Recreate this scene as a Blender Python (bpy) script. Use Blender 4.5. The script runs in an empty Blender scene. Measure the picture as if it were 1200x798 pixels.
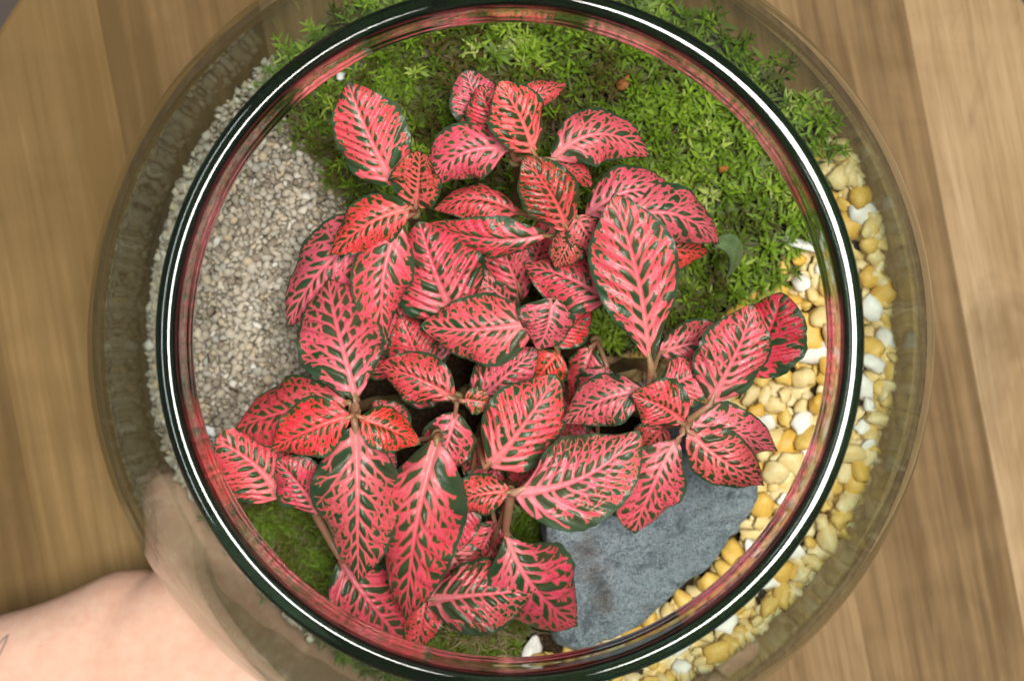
import bpy, bmesh, math, random
import numpy as np
from mathutils import Vector, Matrix, noise

# ------------------------------------------------------------------ camera, light, exposure
SC = bpy.context.scene
COL = SC.collection
CAM_Z = 0.60
F_PX = 1953.0                       # focal length in pixels of a 1200 px wide picture
cam_d = bpy.data.cameras.new('camera')
cam = bpy.data.objects.new('camera', cam_d); COL.objects.link(cam)
cam.location = (0, 0, CAM_Z); cam.rotation_euler = (0, 0, 0)
cam_d.sensor_width = 36.0; cam_d.lens = 36.0*F_PX/1200.0
cam_d.clip_start = 0.01; cam_d.clip_end = 20
cam_d.dof.use_dof = True; cam_d.dof.focus_distance = 0.455; cam_d.dof.aperture_fstop = 15
SC.camera = cam

world = bpy.data.worlds.new('World'); SC.world = world; world.use_nodes = True
bg = world.node_tree.nodes['Background']
bg.inputs['Color'].default_value = (0.93, 0.97, 1.0, 1); bg.inputs['Strength'].default_value = 0.175

def lamp(name, loc, size, power, col, shape='DISK', sy=None, rot=(0, 0, 0)):
    l = bpy.data.lights.new(name, 'AREA'); l.shape = shape; l.size = size
    if sy: l.size_y = sy
    l.energy = power; l.color = col
    o = bpy.data.objects.new(name, l); COL.objects.link(o); o.location = loc; o.rotation_euler = rot
    return o
lamp('ceiling_lamp', (0.29, 0.06, 2.0), 0.46, 61, (1.0, 0.965, 0.91), 'RECTANGLE', 0.66, (0, math.radians(9), 0))
lamp('ceiling_tube', (-0.75, 0.1, 2.0), 0.09, 7, (0.95, 0.98, 1.0), 'RECTANGLE', 1.1, (0, math.radians(-20), 0))

vs = SC.view_settings
vs.view_transform = 'Standard'; vs.look = 'None'; vs.gamma = 1.0; vs.exposure = 0.02
SC.display_settings.display_device = 'sRGB'
cy = SC.cycles
cy.use_denoising = True
cy.max_bounces = 20; cy.transmission_bounces = 16; cy.transparent_max_bounces = 16
cy.diffuse_bounces = 4; cy.glossy_bounces = 8
cy.sample_clamp_indirect = 40.0; cy.blur_glossy = 0.5

# ------------------------------------------------------------------ helpers
def W(px, py, z):
    """the point at height z that the photograph shows at pixel (px, py) of 1200 x 798"""
    d = CAM_Z - z
    return Vector(((px-600.0)*d/F_PX, -(py-399.0)*d/F_PX, z))
MP = 0.53/F_PX                      # metres per pixel at the height of the planting
def sm(a, b, x): 
    t = np.clip((x-a)/(b-a), 0, 1); return t*t*(3-2*t)

def link(name, me, parent=None, mat=None, smooth=True):
    o = bpy.data.objects.new(name, me); COL.objects.link(o)
    if parent: o.parent = parent
    if mat and not me.materials: me.materials.append(mat)
    if smooth: me.polygons.foreach_set('use_smooth', [True]*len(me.polygons))
    return o
def mesh(name, v, f):
    me = bpy.data.meshes.new(name); me.from_pydata([tuple(map(float, q)) for q in v], [], f); me.update(); return me
def np_mesh(name, V, Q):
    """V (n,3) floats, Q (m,k) ints with k = 3 or 4"""
    me = bpy.data.meshes.new(name); k = Q.shape[1]
    me.vertices.add(len(V)); me.vertices.foreach_set('co', np.ascontiguousarray(V, dtype=np.float32).ravel())
    me.loops.add(Q.size); me.loops.foreach_set('vertex_index', np.ascontiguousarray(Q, dtype=np.int32).ravel())
    me.polygons.add(len(Q)); me.polygons.foreach_set('loop_start', np.arange(0, Q.size, k, dtype=np.int32))
    me.update(calc_edges=True); me.validate(); return me
def fattr(me, name, vals):
    a = me.attributes.new(name, 'FLOAT', 'POINT'); a.data.foreach_set('value', np.ascontiguousarray(vals, dtype=np.float32).ravel())
def tag(o, label=None, cat=None, group=None, kind=None):
    if label: o['label'] = label
    if cat: o['category'] = cat
    if group: o['group'] = group
    if kind: o['kind'] = kind
    return o
def empty(name, loc):
    o = bpy.data.objects.new(name, None); COL.objects.link(o); o.location = loc; o.empty_display_size = .01; return o

class NT:
    """a small wrapper for writing node materials"""
    def __init__(s, name):
        s.m = bpy.data.materials.new(name); s.m.use_nodes = True; s.t = s.m.node_tree; s.n = s.t.nodes
        s.b = s.n['Principled BSDF']; s.out = s.n['Material Output']
    def add(s, ty, **kw):
        n = s.n.new(ty)
        for k, v in kw.items(): setattr(n, k, v)
        return n
    def l(s, a, b): s.t.links.new(a, b)
    def coord(s, which='Object'): return s.add('ShaderNodeTexCoord').outputs[which]
    def attr(s, name, ty='GEOMETRY'): return s.add('ShaderNodeAttribute', attribute_name=name, attribute_type=ty).outputs['Fac']
    def noise(s, vec, scale, detail=3, rough=.55, dist=0):
        n = s.add('ShaderNodeTexNoise'); n.inputs['Scale'].default_value = scale; n.inputs['Detail'].default_value = detail
        n.inputs['Roughness'].default_value = rough; n.inputs['Distortion'].default_value = dist
        if vec is not None: s.l(vec, n.inputs['Vector'])
        return n.outputs['Fac']
    def ramp(s, fac, stops, interp='LINEAR'):
        n = s.add('ShaderNodeValToRGB'); n.color_ramp.interpolation = interp; e = n.color_ramp.elements
        while len(e) < len(stops): e.new(.5)
        for q, (p, c) in zip(e, stops): q.position = p; q.color = (*c, 1) if len(c) == 3 else c
        s.l(fac, n.inputs['Fac']); return n.outputs['Color']
    def math(s, op, a, b=None, c=None):
        n = s.add('ShaderNodeMath', operation=op)
        for i, q in enumerate((a, b, c)):
            if q is None: continue
            if isinstance(q, (int, float)): n.inputs[i].default_value = q
            else: s.l(q, n.inputs[i])
        return n.outputs[0]
    def mix(s, fac, a, b, mode='MIX'):
        n = s.add('ShaderNodeMix', data_type='RGBA', blend_type=mode)
        for sock, q in ((n.inputs['Factor'], fac), (n.inputs['A'], a), (n.inputs['B'], b)):
            if isinstance(q, (int, float)): sock.default_value = q
            elif isinstance(q, tuple): sock.default_value = (*q, 1)
            else: s.l(q, sock)
        return n.outputs['Result']
    def mapping(s, vec, scale=(1, 1, 1), rot=(0, 0, 0), loc=(0, 0, 0)):
        n = s.add('ShaderNodeMapping'); n.inputs['Scale'].default_value = scale; n.inputs['Rotation'].default_value = rot
        n.inputs['Location'].default_value = loc; s.l(vec, n.inputs['Vector']); return n.outputs['Vector']
    def bump(s, h, strength, dist):
        n = s.add('ShaderNodeBump'); n.inputs['Strength'].default_value = strength; n.inputs['Distance'].default_value = dist
        s.l(h, n.inputs['Height']); s.l(n.outputs['Normal'], s.b.inputs['Normal'])
    def set(s, **kw):
        for k, v in kw.items():
            i = s.b.inputs[k.replace('_', ' ')]
            if isinstance(v, (int, float)): i.default_value = v
            elif isinstance(v, tuple): i.default_value = (*v, 1) if len(v) == 3 and i.type == 'RGBA' else v
            else: s.l(v, i)
        return s.m

# ------------------------------------------------------------------ materials
def mat_wood():
    t = NT('board_wood'); c = t.coord()
    rnd = t.add('ShaderNodeObjectInfo').outputs['Random']
    off = t.add('ShaderNodeCombineXYZ'); t.l(t.math('MULTIPLY', rnd, 7.0), off.inputs[0]); t.l(t.math('MULTIPLY', rnd, 3.0), off.inputs[1])
    v = t.add('ShaderNodeVectorMath', operation='ADD'); t.l(c, v.inputs[0]); t.l(off.outputs[0], v.inputs[1]); v = v.outputs[0]
    tone = t.attr('tone', 'OBJECT')
    broad = t.noise(t.mapping(v, (26, 3.2, 5)), 1.0, 3, .5, .6)
    grain = t.noise(t.mapping(v, (260, 9, 40)), 1.0, 4, .6, .3)
    pores = t.noise(t.mapping(v, (900, 40, 90)), 1.0, 2, .5)
    fig = t.noise(t.mapping(v, (14, 26, 5)), 1.0, 3, .6, 1.2)
    f = t.math('ADD', t.math('MULTIPLY', broad, .62), t.math('ADD', t.math('MULTIPLY', grain, .46), t.math('MULTIPLY', fig, .20)))
    f = t.math('ADD', t.math('SUBTRACT', f, .135), t.math('MULTIPLY', t.math('SUBTRACT', tone, .5), .9))
    col = t.ramp(f, [(.22, (.05, .027, .013)), (.38, (.11, .066, .033)), (.50, (.195, .124, .062)), (.64, (.30, .20, .108)), (.85, (.42, .305, .18))])
    col = t.mix(t.math('MULTIPLY', t.math('SUBTRACT', .5, pores), 1.2), col, (.07, .042, .022))
    blot = t.noise(t.mapping(v, (22, 9, 5)), 1.0, 4, .65, .8)
    col = t.mix(t.ramp(blot, [(.56, (0,)*3), (.74, (.6,)*3)]), col, (.075, .043, .022))
    warm = t.attr('warm', 'OBJECT')
    col = t.mix(t.math('MULTIPLY', warm, .45), col, (.30, .19, .055))
    t.bump(grain, .25, .0004)
    return t.set(Base_Color=col, Roughness=.75, Specular_IOR_Level=.12)

def mat_simple(name, stops, scale, rough=.6, bump=0, bd=.0005, detail=4, **kw):
    t = NT(name); n = t.noise(t.coord(), scale, detail, .6)
    col = t.ramp(n, stops)
    if bump: t.bump(t.noise(t.coord(), scale*2.2, 4, .6), bump, bd)
    return t.set(Base_Color=col, Roughness=rough, **kw)

def mat_glass(name, col):
    """clear dielectric: white reflection, tinted refraction, weighed by Fresnel"""
    t = NT(name); g = t.add('ShaderNodeBsdfRefraction'); g.inputs['Color'].default_value = (*col, 1)
    g.inputs['IOR'].default_value = 1.5; g.inputs['Roughness'].default_value = 0
    r = t.add('ShaderNodeBsdfGlossy'); r.inputs['Roughness'].default_value = 0; r.inputs['Color'].default_value = (1, 1, 1, 1)
    f = t.add('ShaderNodeFresnel'); f.inputs['IOR'].default_value = 1.5
    m = t.add('ShaderNodeMixShader'); t.l(f.outputs[0], m.inputs[0]); t.l(g.outputs[0], m.inputs[1]); t.l(r.outputs[0], m.inputs[2])
    t.n.remove(t.b); t.l(m.outputs[0], t.out.inputs['Surface']); return t.m

def mat_thin_glass(name, col):
    """thin wall: light goes straight through, reflection by Fresnel on each face"""
    t = NT(name); g = t.add('ShaderNodeBsdfTransparent'); geo = t.add('ShaderNodeNewGeometry')
    dt = t.add('ShaderNodeVectorMath', operation='DOT_PRODUCT'); t.l(geo.outputs['Incoming'], dt.inputs[0]); t.l(geo.outputs['Normal'], dt.inputs[1])
    path = t.math('DIVIDE', 1.0, t.math('MAXIMUM', t.math('ABSOLUTE', dt.outputs['Value']), .08))     # length of the way through the wall
    cc = t.add('ShaderNodeCombineColor')
    for k in range(3): t.l(t.math('POWER', col[k], path), cc.inputs[k])
    t.l(cc.outputs[0], g.inputs['Color'])
    r = t.add('ShaderNodeBsdfGlossy'); r.inputs['Roughness'].default_value = 0; r.inputs['Color'].default_value = (1, 1, 1, 1)
    f = t.add('ShaderNodeFresnel'); bf = t.add('ShaderNodeNewGeometry').outputs['Backfacing']
    t.l(t.math('ADD', 1.45, t.math('MULTIPLY', bf, 1/1.45-1.45)), f.inputs['IOR'])   # the same film seen from either face
    m = t.add('ShaderNodeMixShader'); t.l(f.outputs[0], m.inputs[0]); t.l(g.outputs[0], m.inputs[1]); t.l(r.outputs[0], m.inputs[2])
    t.n.remove(t.b); t.l(m.outputs[0], t.out.inputs['Surface']); return t.m

def mat_leaf(name, fresh):
    """fresh: the small young leaves are redder, the big old ones pinker and greyer at the margin"""
    t = NT(name); vd = t.attr('vein'); pale = t.attr('pale'); pet = t.attr('petiole'); c = t.coord()
    red = (.66, .022, .024) if fresh else (.67, .024, .042)
    pink = (.69, .085, .082) if fresh else (.74, .076, .105)
    core = (.78, .18, .15) if fresh else (.80, .175, .205)
    green = (.018, .050, .010) if fresh else (.022, .066, .022)
    n = t.noise(c, 420, 3, .6)
    v = t.math('ADD', vd, t.math('MULTIPLY', t.math('SUBTRACT', n, .5), .05))
    # vd: 0.5 on the edge of a vein, 1 deep inside, 0 far outside
    col = t.ramp(v, [(.20, green), (.44, (green[0]*1.5, green[1]*1.5, green[2]*1.2)), (.475, (.24, .20, .045)), (.510, red), (.62, pink), (1.0, core)])
    big = t.noise(c, 60, 2, .5)
    col = t.mix(t.math('MULTIPLY', t.math('SUBTRACT', big, .35), .5), col, t.mix(.5, col, (.56, .06, .085)), 'MIX')
    col = t.mix(t.math('MULTIPLY', pale, t.math('MULTIPLY', t.math('GREATER_THAN', v, .5), .75)), col, (.72, .34, .30))
    # the bloom on the green tissue
    col = t.mix(t.math('MULTIPLY', t.math('LESS_THAN', v, .45), t.math('MULTIPLY', t.attr('edge'), .5)), col, (.034, .085, .046))
    col = t.mix(pet, col, t.ramp(t.noise(c, 160, 3, .6), [(.3, (.24, .20, .07)), (.5, (.40, .17, .10)), (.7, (.30, .27, .11))]))
    rnd = t.add('ShaderNodeObjectInfo').outputs['Random']
    hs = t.add('ShaderNodeHueSaturation'); t.l(col, hs.inputs['Color'])
    t.l(t.math('ADD', .492, t.math('MULTIPLY', rnd, .009)), hs.inputs['Hue'])
    t.l(t.math('ADD', .80, t.math('MULTIPLY', t.math('FRACT', t.math('MULTIPLY', rnd, 7.3)), .34)), hs.inputs['Value'])
    t.l(t.math('ADD', .92, t.math('MULTIPLY', t.math('FRACT', t.math('MULTIPLY', rnd, 3.7)), .14)), hs.inputs['Saturation'])
    col = hs.outputs['Color']
    t.bump(t.noise(c, 900, 3, .6), .4, .0004)
    m = t.set(Base_Color=col, Roughness=t.ramp(n, [(.3, (.32,)*3), (.7, (.50,)*3)]), Specular_IOR_Level=.5)
    tr = t.add('ShaderNodeBsdfTranslucent'); t.l(col, tr.inputs['Color'])
    ms = t.add('ShaderNodeMixShader'); ms.inputs[0].default_value = .16
    t.l(t.b.outputs[0], ms.inputs[1]); t.l(tr.outputs[0], ms.inputs[2]); t.l(ms.outputs[0], t.out.inputs['Surface'])
    return m

M_WOOD = mat_wood()
M_FLOOR = mat_simple('dark_floor', [(.3, (.010, .006, .004)), (.6, (.035, .02, .012)), (.8, (.06, .034, .018))], 14, .6)
M_GLASS = mat_thin_glass('clear_glass', (.958, .970, .956))
M_RIM = mat_glass('green_glass', (.05, .135, .11))
t = NT('soil'); n = t.noise(t.coord(), 900, 4, .6)
col = t.ramp(n, [(.3, (.012, .008, .005)), (.55, (.035, .022, .012)), (.75, (.075, .05, .028))])
col = t.mix(t.attr('sand'), col, t.ramp(n, [(.3, (.20, .165, .115)), (.7, (.40, .35, .26))]))
t.bump(n, .8, .001); M_SOIL = t.set(Base_Color=col, Roughness=.95, Specular_IOR_Level=.1)
M_LEAF = mat_leaf('leaf_old', False); M_YOUNG = mat_leaf('leaf_young', True)
M_STEM = mat_simple('stem', [(.3, (.12, .11, .04)), (.5, (.19, .16, .06)), (.7, (.24, .13, .08))], 220, .6, .4, .0003)
M_ROCK = None

# ------------------------------------------------------------------ under everything
fl = mesh('floor', [(-3, -3, -.022), (3, -3, -.022), (3, 3, -.022), (-3, 3, -.022)], [(0, 1, 2, 3)])
tag(link('floor', fl, mat=M_FLOOR, smooth=False), kind='structure')

# round board glued up from staves that run a little askew to the picture
board = empty('round_board', (0, 0, 0))
tag(board, 'round brown wooden board of wide staves under the glass bowl', 'board')
BR = .2195; BC = Vector((.003, -.001)); TH = math.radians(10.8)
us = [(-285+191*i-597+399*.19)*.6/F_PX*math.cos(TH) for i in range(9)]
tones = [.33, .33, .27, .45, .4, .5, .44, .74, .66, .5]; warms = [.5, .7, .45, .3, .25, .25, .25, .3, .3, .3]
for i in range(8):
    u0, u1 = us[i]+.00012, us[i+1]-.00012
    u0c, u1c = max(u0, -BR+.0006), min(u1, BR-.0006)
    if u1c-u0c < .004: continue
    n = 22; lo = []; hi = []
    for k in range(n+1):
        u = u0c+(u1c-u0c)*k/n; h = math.sqrt(BR*BR-u*u)
        hi.append((u, h)); lo.append((u, -h))
    out = lo+hi[::-1]
    # drop-edged top: a bevelled lip, a straight side
    c = Vector((sum(p[0] for p in out)/len(out), sum(p[1] for p in out)/len(out)))
    V = []; N = len(out)
    for z, ins in ((-.0218, 0), (-.0035, 0), (-.0009, .0007), (-.0002, .0022)):
        for (u, h) in out:
            r = math.hypot(u, h); k = (r-ins)/r if abs(r-BR) < 1e-5 else 1
            V.append((u*k, h*k, z))
    Fc = []
    for a in range(3):
        for k in range(N): Fc.append((a*N+k, a*N+(k+1) % N, (a+1)*N+(k+1) % N, (a+1)*N+k))
    for k in range(n):                                      # top and bottom as strips
        Fc.append((3*N+k, 3*N+k+1, 3*N+N-2-k, 3*N+N-1-k)); Fc.append((k+1, k, N-1-k, N-2-k))
    o = link('plank', mesh('plank', V, Fc), board, M_WOOD, smooth=False)
    o.location = (BC.x, BC.y, 0); o.rotation_euler = (0, 0, TH)
    o['tone'] = tones[i]; o['warm'] = warms[i]

# ------------------------------------------------------------------ the glass bowl
def catmull(pts, n):
    out = []; p = [Vector(q) for q in pts]; p = [2*p[0]-p[1]]+p+[2*p[-1]-p[-2]]
    for i in range(1, len(p)-2):
        for k in range(n):
            t = k/n; a, b, c, d = p[i-1:i+3]
            out.append(.5*((2*b)+(c-a)*t+(2*a-5*b+4*c-d)*t*t+(3*b-a-3*c+d)*t*t*t))
    out.append(p[-2]); return out
OUT = [(.0846, .1925), (.0839, .1870), (.0835, .1810), (.0847, .1755), (.0885, .1700), (.0985, .1620), (.1105, .1485), (.1205, .1265), (.126, .100), (.1247, .074), (.118, .048), (.106, .025), (.090, .009), (.074, .0025), (.066, .0012)]
outer = catmull([(r, 0, z) for r, z in OUT], 6)
outer = [Vector((q.x, q.z)) for q in outer]
def offs(P, d):
    R = []
    for i, p in enumerate(P):
        t = P[min(i+1, len(P)-1)]-P[max(i-1, 0)]; nn = Vector((t.y, -t.x)).normalized()   # to the inside
        if nn.x > 0 and p.x > .08: nn = -nn
        R.append(p+nn*d)
    return R
inner = offs(outer, .0036)
inner[0] = Vector((.0810, .1925)); 
def wall_r(z):
    """inside radius of the bowl at height z"""
    zs = [p.y for p in inner[::-1]]; rs = [p.x for p in inner[::-1]]
    return float(np.interp(z, zs, rs))
def lathe(name, prof, seg, parent, mat, close=False):
    V = []; Fc = []; n = len(prof)
    for k in range(seg):
        a = 2*math.pi*k/seg; c, s = math.cos(a), math.sin(a)
        V += [(r*c, r*s, z) for r, z in prof]
    for k in range(seg):
        k2 = (k+1) % seg
        for i in range(n-1): Fc.append((k*n+i, k*n+i+1, k2*n+i+1, k2*n+i))
    return V, Fc
BOWL = Vector((-.0005, .0002, 0.0))
bowl = empty('glass_bowl', BOWL)
tag(bowl, 'clear round glass bowl with thick dark green rim planted as a terrarium', 'bowl')
SEG = 192
KN = 16                                                      # the neck: thick glass above, thin shell below
M_NECK = mat_glass('neck_glass', (.955, .975, .96))
prof = [(p.x, p.y) for p in outer[KN:]]+[(.06, .0004), (.03, .0004), (.004, .0004)]
V1, F1 = lathe('o', prof, SEG, None, None)
prof2 = [(p.x, p.y) for p in inner[KN:-6]]+[(.072, .0062), (.05, .0056), (.025, .0054), (.004, .0054)]
V2, F2 = lathe('i', prof2, SEG, None, None)
n1, n2 = len(prof), len(prof2); o1 = len(V1)
Fall = list(F1)+[tuple(i+o1 for i in reversed(f)) for f in F2]
Fall.append(tuple(k*n1+n1-1 for k in range(SEG))[::-1]); Fall.append(tuple(o1+k*n2+n2-1 for k in range(SEG)))
link('body', mesh('bowl_body', V1+V2, Fall), bowl, M_GLASS)
V1, F1 = lathe('o', [(p.x, p.y) for p in outer[:KN+1]], SEG*2, None, None); V2, F2 = lathe('i', [(p.x, p.y) for p in inner[:KN+1]], SEG*2, None, None)
link('neck', mesh('bowl_neck', V1+V2, list(F1)+[tuple(i+len(V1) for i in reversed(f)) for f in F2]), bowl, M_NECK)
# rim: a flattened bead that closes the wall at the top (no glass face where the two meet)
RIM = [(.0846, .1925), (.0853, .1942), (.0856, .1962), (.08545, .1984), (.08495, .19945), (.0842, .19990), (.0830, .20002), (.0818, .19990), (.08105, .19945), (.0805, .1984), (.08035, .1962), (.0805, .1942), (.0810, .1925)]
rp = [(q.x, q.z) for q in catmull([(r, 0, z) for r, z in RIM], 9)]
VR, FR = lathe('r', rp, 384, None, None)
link('rim', mesh('bowl_rim', VR, [f[::-1] for f in FR]), bowl, M_RIM)
for nm in ('bowl_body', 'bowl_rim'):
    me = bpy.data.meshes[nm]; bm = bmesh.new(); bm.from_mesh(me); bm.normal_update()
    bm.to_mesh(me); bm.free()

# ------------------------------------------------------------------ the ground in the bowl
def inside(poly, x, y):
    r = np.zeros(np.shape(x), bool); n = len(poly)
    for i in range(n):
        (x0, y0), (x1, y1) = poly[i], poly[(i+1) % n]
        c = ((y0 > y) != (y1 > y)) & (x < (x1-x0)*(y-y0)/((y1-y0) if y1 != y0 else 1e-9)+x0)
        r ^= c
    return r
GRAVEL = [(60, 350), (140, 150), (240, 60), (318, 60), (338, 150), (385, 195), (430, 260), (440, 420), (335, 530), (262, 520), (225, 590), (170, 620), (100, 560)]
MOSS_A = [(300, -90), (1000, -90), (1040, 120), (952, 178), (945, 270), (900, 335), (850, 375), (790, 405), (690, 400), (600, 330), (470, 300), (390, 215), (384, 195), (335, 150), (322, 60)]
MOSS_B = [(262, 525), (335, 545), (430, 600), (520, 660), (628, 590), (640, 640), (636, 700), (600, 755), (560, 790), (500, 870), (330, 870), (235, 730), (238, 640)]
PEBBLE = [(945, 172), (1080, 170), (1120, 420), (1030, 680), (860, 880), (570, 880), (585, 775), (680, 768), (830, 680), (890, 590), (880, 520), (800, 470), (690, 470), (690, 430), (790, 405), (850, 375), (900, 335), (936, 280)]
def gz(px, py):
    """height of the soil at ground pixel (px, py)"""
    px = np.asarray(px, float); py = np.asarray(py, float)
    z = .0690+.0*px
    z += .011*sm(330, 60, py)*sm(300, 480, px)          # the moss bank rises to the back
    z -= .006*sm(420, 250, px)*sm(120, 260, py)         # the gravel bed lies lower
    rr = np.hypot(px-600, py-399)
    z += .008*sm(330, 440, rr)*sm(620, 860, px+.5*(py-399))*sm(60, 160, py)         # pebbles heaped against the wall
    z -= .007*sm(480, 320, px)*sm(520, 640, py)
    z += .0012*np.sin(px*.031+1)*np.cos(py*.027)
    z += .0022*np.sin(px*.052+py*.02)*np.sin(py*.061-px*.015)*sm(380, 200, py-.4*(px-600).clip(0))
    return z
def gpt(px, py):
    z = float(gz(px, py)); return Vector(((px-600)*MP, -(py-399)*MP, z))
nr, na = 46, 144
V = []; Fc = []
for i in range(nr+1):
    for k in range(na):
        a = 2*math.pi*k/na
        r = .1210*i/nr
        px, py = 600+r*math.cos(a)/MP, 399-r*math.sin(a)/MP
        z = float(gz(px, py))
        if i > nr-8:                                     # ease on to the wall
            R = wall_r(z)-.0058; r = .1210*(nr-8)/nr+(R-.1210*(nr-8)/nr)*(i-nr+8)/8
        z += .0011*noise.noise(Vector((r*math.cos(a)*260, r*math.sin(a)*260, 0)))-.002
        V.append((r*math.cos(a), r*math.sin(a), z))
for i in range(nr):
    for k in range(na): Fc.append((i*na+k, (i+1)*na+k, (i+1)*na+(k+1) % na, i*na+(k+1) % na))
top = [V[nr*na+k][2] for k in range(na)]
prev = nr*na
for j in range(1, 13):
    st = len(V)
    for k in range(na):
        a = 2*math.pi*k/na; z = top[k]+(.0080-top[k])*j/12; R = wall_r(z)-.0058
        V.append((R*math.cos(a), R*math.sin(a), z))
    for k in range(na): Fc.append((prev+k, st+k, st+(k+1) % na, prev+(k+1) % na))
    prev = st
Fc.append(tuple(prev+k for k in range(na))[::-1])
so = link('soil', mesh('soil', V, Fc), mat=M_SOIL)
VA = np.array([tuple(q) for q in V]); fattr(so.data, 'sand', inside([(x-6 if x > 300 else x, y) for x, y in GRAVEL], 600+VA[:, 0]/MP, 399-VA[:, 1]/MP).astype(float)); so.location = BOWL; tag(so, kind='structure')

# ------------------------------------------------------------------ loose pieces
rng = np.random.default_rng(11)
def in_bowl(px, py, z, margin):
    return np.hypot((px-600)*MP, (py-399)*MP) < np.array([wall_r(float(q)) for q in np.atleast_1d(z)])-margin
def scatter(poly, spacing, n_try, extra=None, margin=.003):
    xs = [p[0] for p in poly]; ys = [p[1] for p in poly]
    cell = {}; out = []
    X = rng.uniform(min(xs), max(xs), n_try); Y = rng.uniform(min(ys), max(ys), n_try)
    ok = inside(poly, X, Y); X, Y = X[ok], Y[ok]
    ok = in_bowl(X, Y, gz(X, Y), margin); X, Y = X[ok], Y[ok]
    for x, y in zip(X, Y):
        s = spacing if not callable(spacing) else spacing(x, y)
        if extra and not extra(x, y): continue
        i, j = int(x//s), int(y//s); good = True
        for a in (-1, 0, 1):
            for b in (-1, 0, 1):
                for q in cell.get((i+a, j+b), ()):
                    if (q[0]-x)**2+(q[1]-y)**2 < s*s: good = False
        if good: cell.setdefault((i, j), []).append((x, y)); out.append((x, y))
    return out
def ico(sub, seed, lump, flat):
    bm = bmesh.new(); bmesh.ops.create_icosphere(bm, subdivisions=sub, radius=1)
    V = np.array([v.co[:] for v in bm.verts]); T = np.array([[v.index for v in f.verts] for f in bm.faces]); bm.free()
    r = np.array([1+lump*noise.noise(Vector(v)*1.1+Vector((seed*7.3, seed, 0)))+lump*.4*noise.noise(Vector(v)*2.6+Vector((seed, 3, 0))) for v in V])
    return V*r[:, None]*np.array((1, 1, flat)), T
def rot3(a, b, c):
    return np.array(Matrix.Rotation(a, 3, 'Z') @ Matrix.Rotation(b, 3, 'X') @ Matrix.Rotation(c, 3, 'Y'))
def merged(name, items, variants, mat, tones, kind='stuff', smooth=False):
    """items: (pos, size3, rotation) -> one mesh"""
    VV = []; TT = []; tn = []; off = 0
    for k, (p, s, R) in enumerate(items):
        v, t = variants[k % len(variants)]
        q = (v*np.array(s)) @ R.T+np.array(p); VV.append(q); TT.append(t+off); off += len(q); tn.append(np.full(len(q), tones[k]))
    me = np_mesh(name, np.concatenate(VV), np.concatenate(TT)); fattr(me, 'tone', np.concatenate(tn))
    o = link(name, me, mat=mat, smooth=smooth); tag(o, kind=kind); return o

# fine grey-beige gravel
t = NT('gravel'); tn = t.attr('tone'); c = t.coord()
col = t.ramp(tn, [(0, (.20, .155, .11)), (.12, (.29, .25, .19)), (.35, (.39, .34, .26)), (.6, (.46, .41, .325)), (.78, (.37, .35, .30)), (.9, (.48, .38, .24)), (1, (.62, .60, .53))])
col = t.mix(t.math('MULTIPLY', t.noise(c, 900, 3, .6), .2), col, (.16, .14, .11), 'MULTIPLY' if False else 'MIX')
M_GRAVEL = t.set(Base_Color=col, Roughness=.9, Specular_IOR_Level=.15)
gv = [ico(1, s*3.1, 1.0, .8) for s in range(11)]
items = []; tones_ = []
for (sp, lift, sc) in ((4.8, .0002, 1.0), (6.8, .0008, 1.15)):
    for x, y in scatter(GRAVEL, sp, 60000, margin=.0018):
        p = gpt(x, y); s = rng.uniform(.75, 1.5)*sp*.58*MP*sc
        items.append(((p.x, p.y, p.z-.0006+lift+rng.uniform(-.0005, .0006)), (s*rng.uniform(.8, 1.35), s*rng.uniform(.65, 1), s*rng.uniform(.5, .85)), rot3(rng.uniform(0, 6.3), rng.normal(0, .35), rng.normal(0, .35)))); tones_.append(rng.uniform(0, 1))
for k in range(2600):                                      # the same gravel shows against the wall
    dg = rng.uniform(148, 236); a = math.radians(dg); x, y = 600+.115*math.cos(a)/MP, 399-.115*math.sin(a)/MP
    z = float(gz(x, y))-.0005-rng.uniform(0, 1)**1.3*.022; r = wall_r(z)-.0016-rng.uniform(0, .0034); s = rng.uniform(.0011, .0021)
    items.append(((r*math.cos(a), r*math.sin(a), z), (s*1.2, s, s*.9), rot3(*rng.uniform(0, 6.3, 3)))); tones_.append(rng.uniform(0, 1))
go = merged('gravel', items, gv, M_GRAVEL, tones_); tag(go, 'fine grey beige gravel bed beside the mossy bank', 'gravel')

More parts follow.
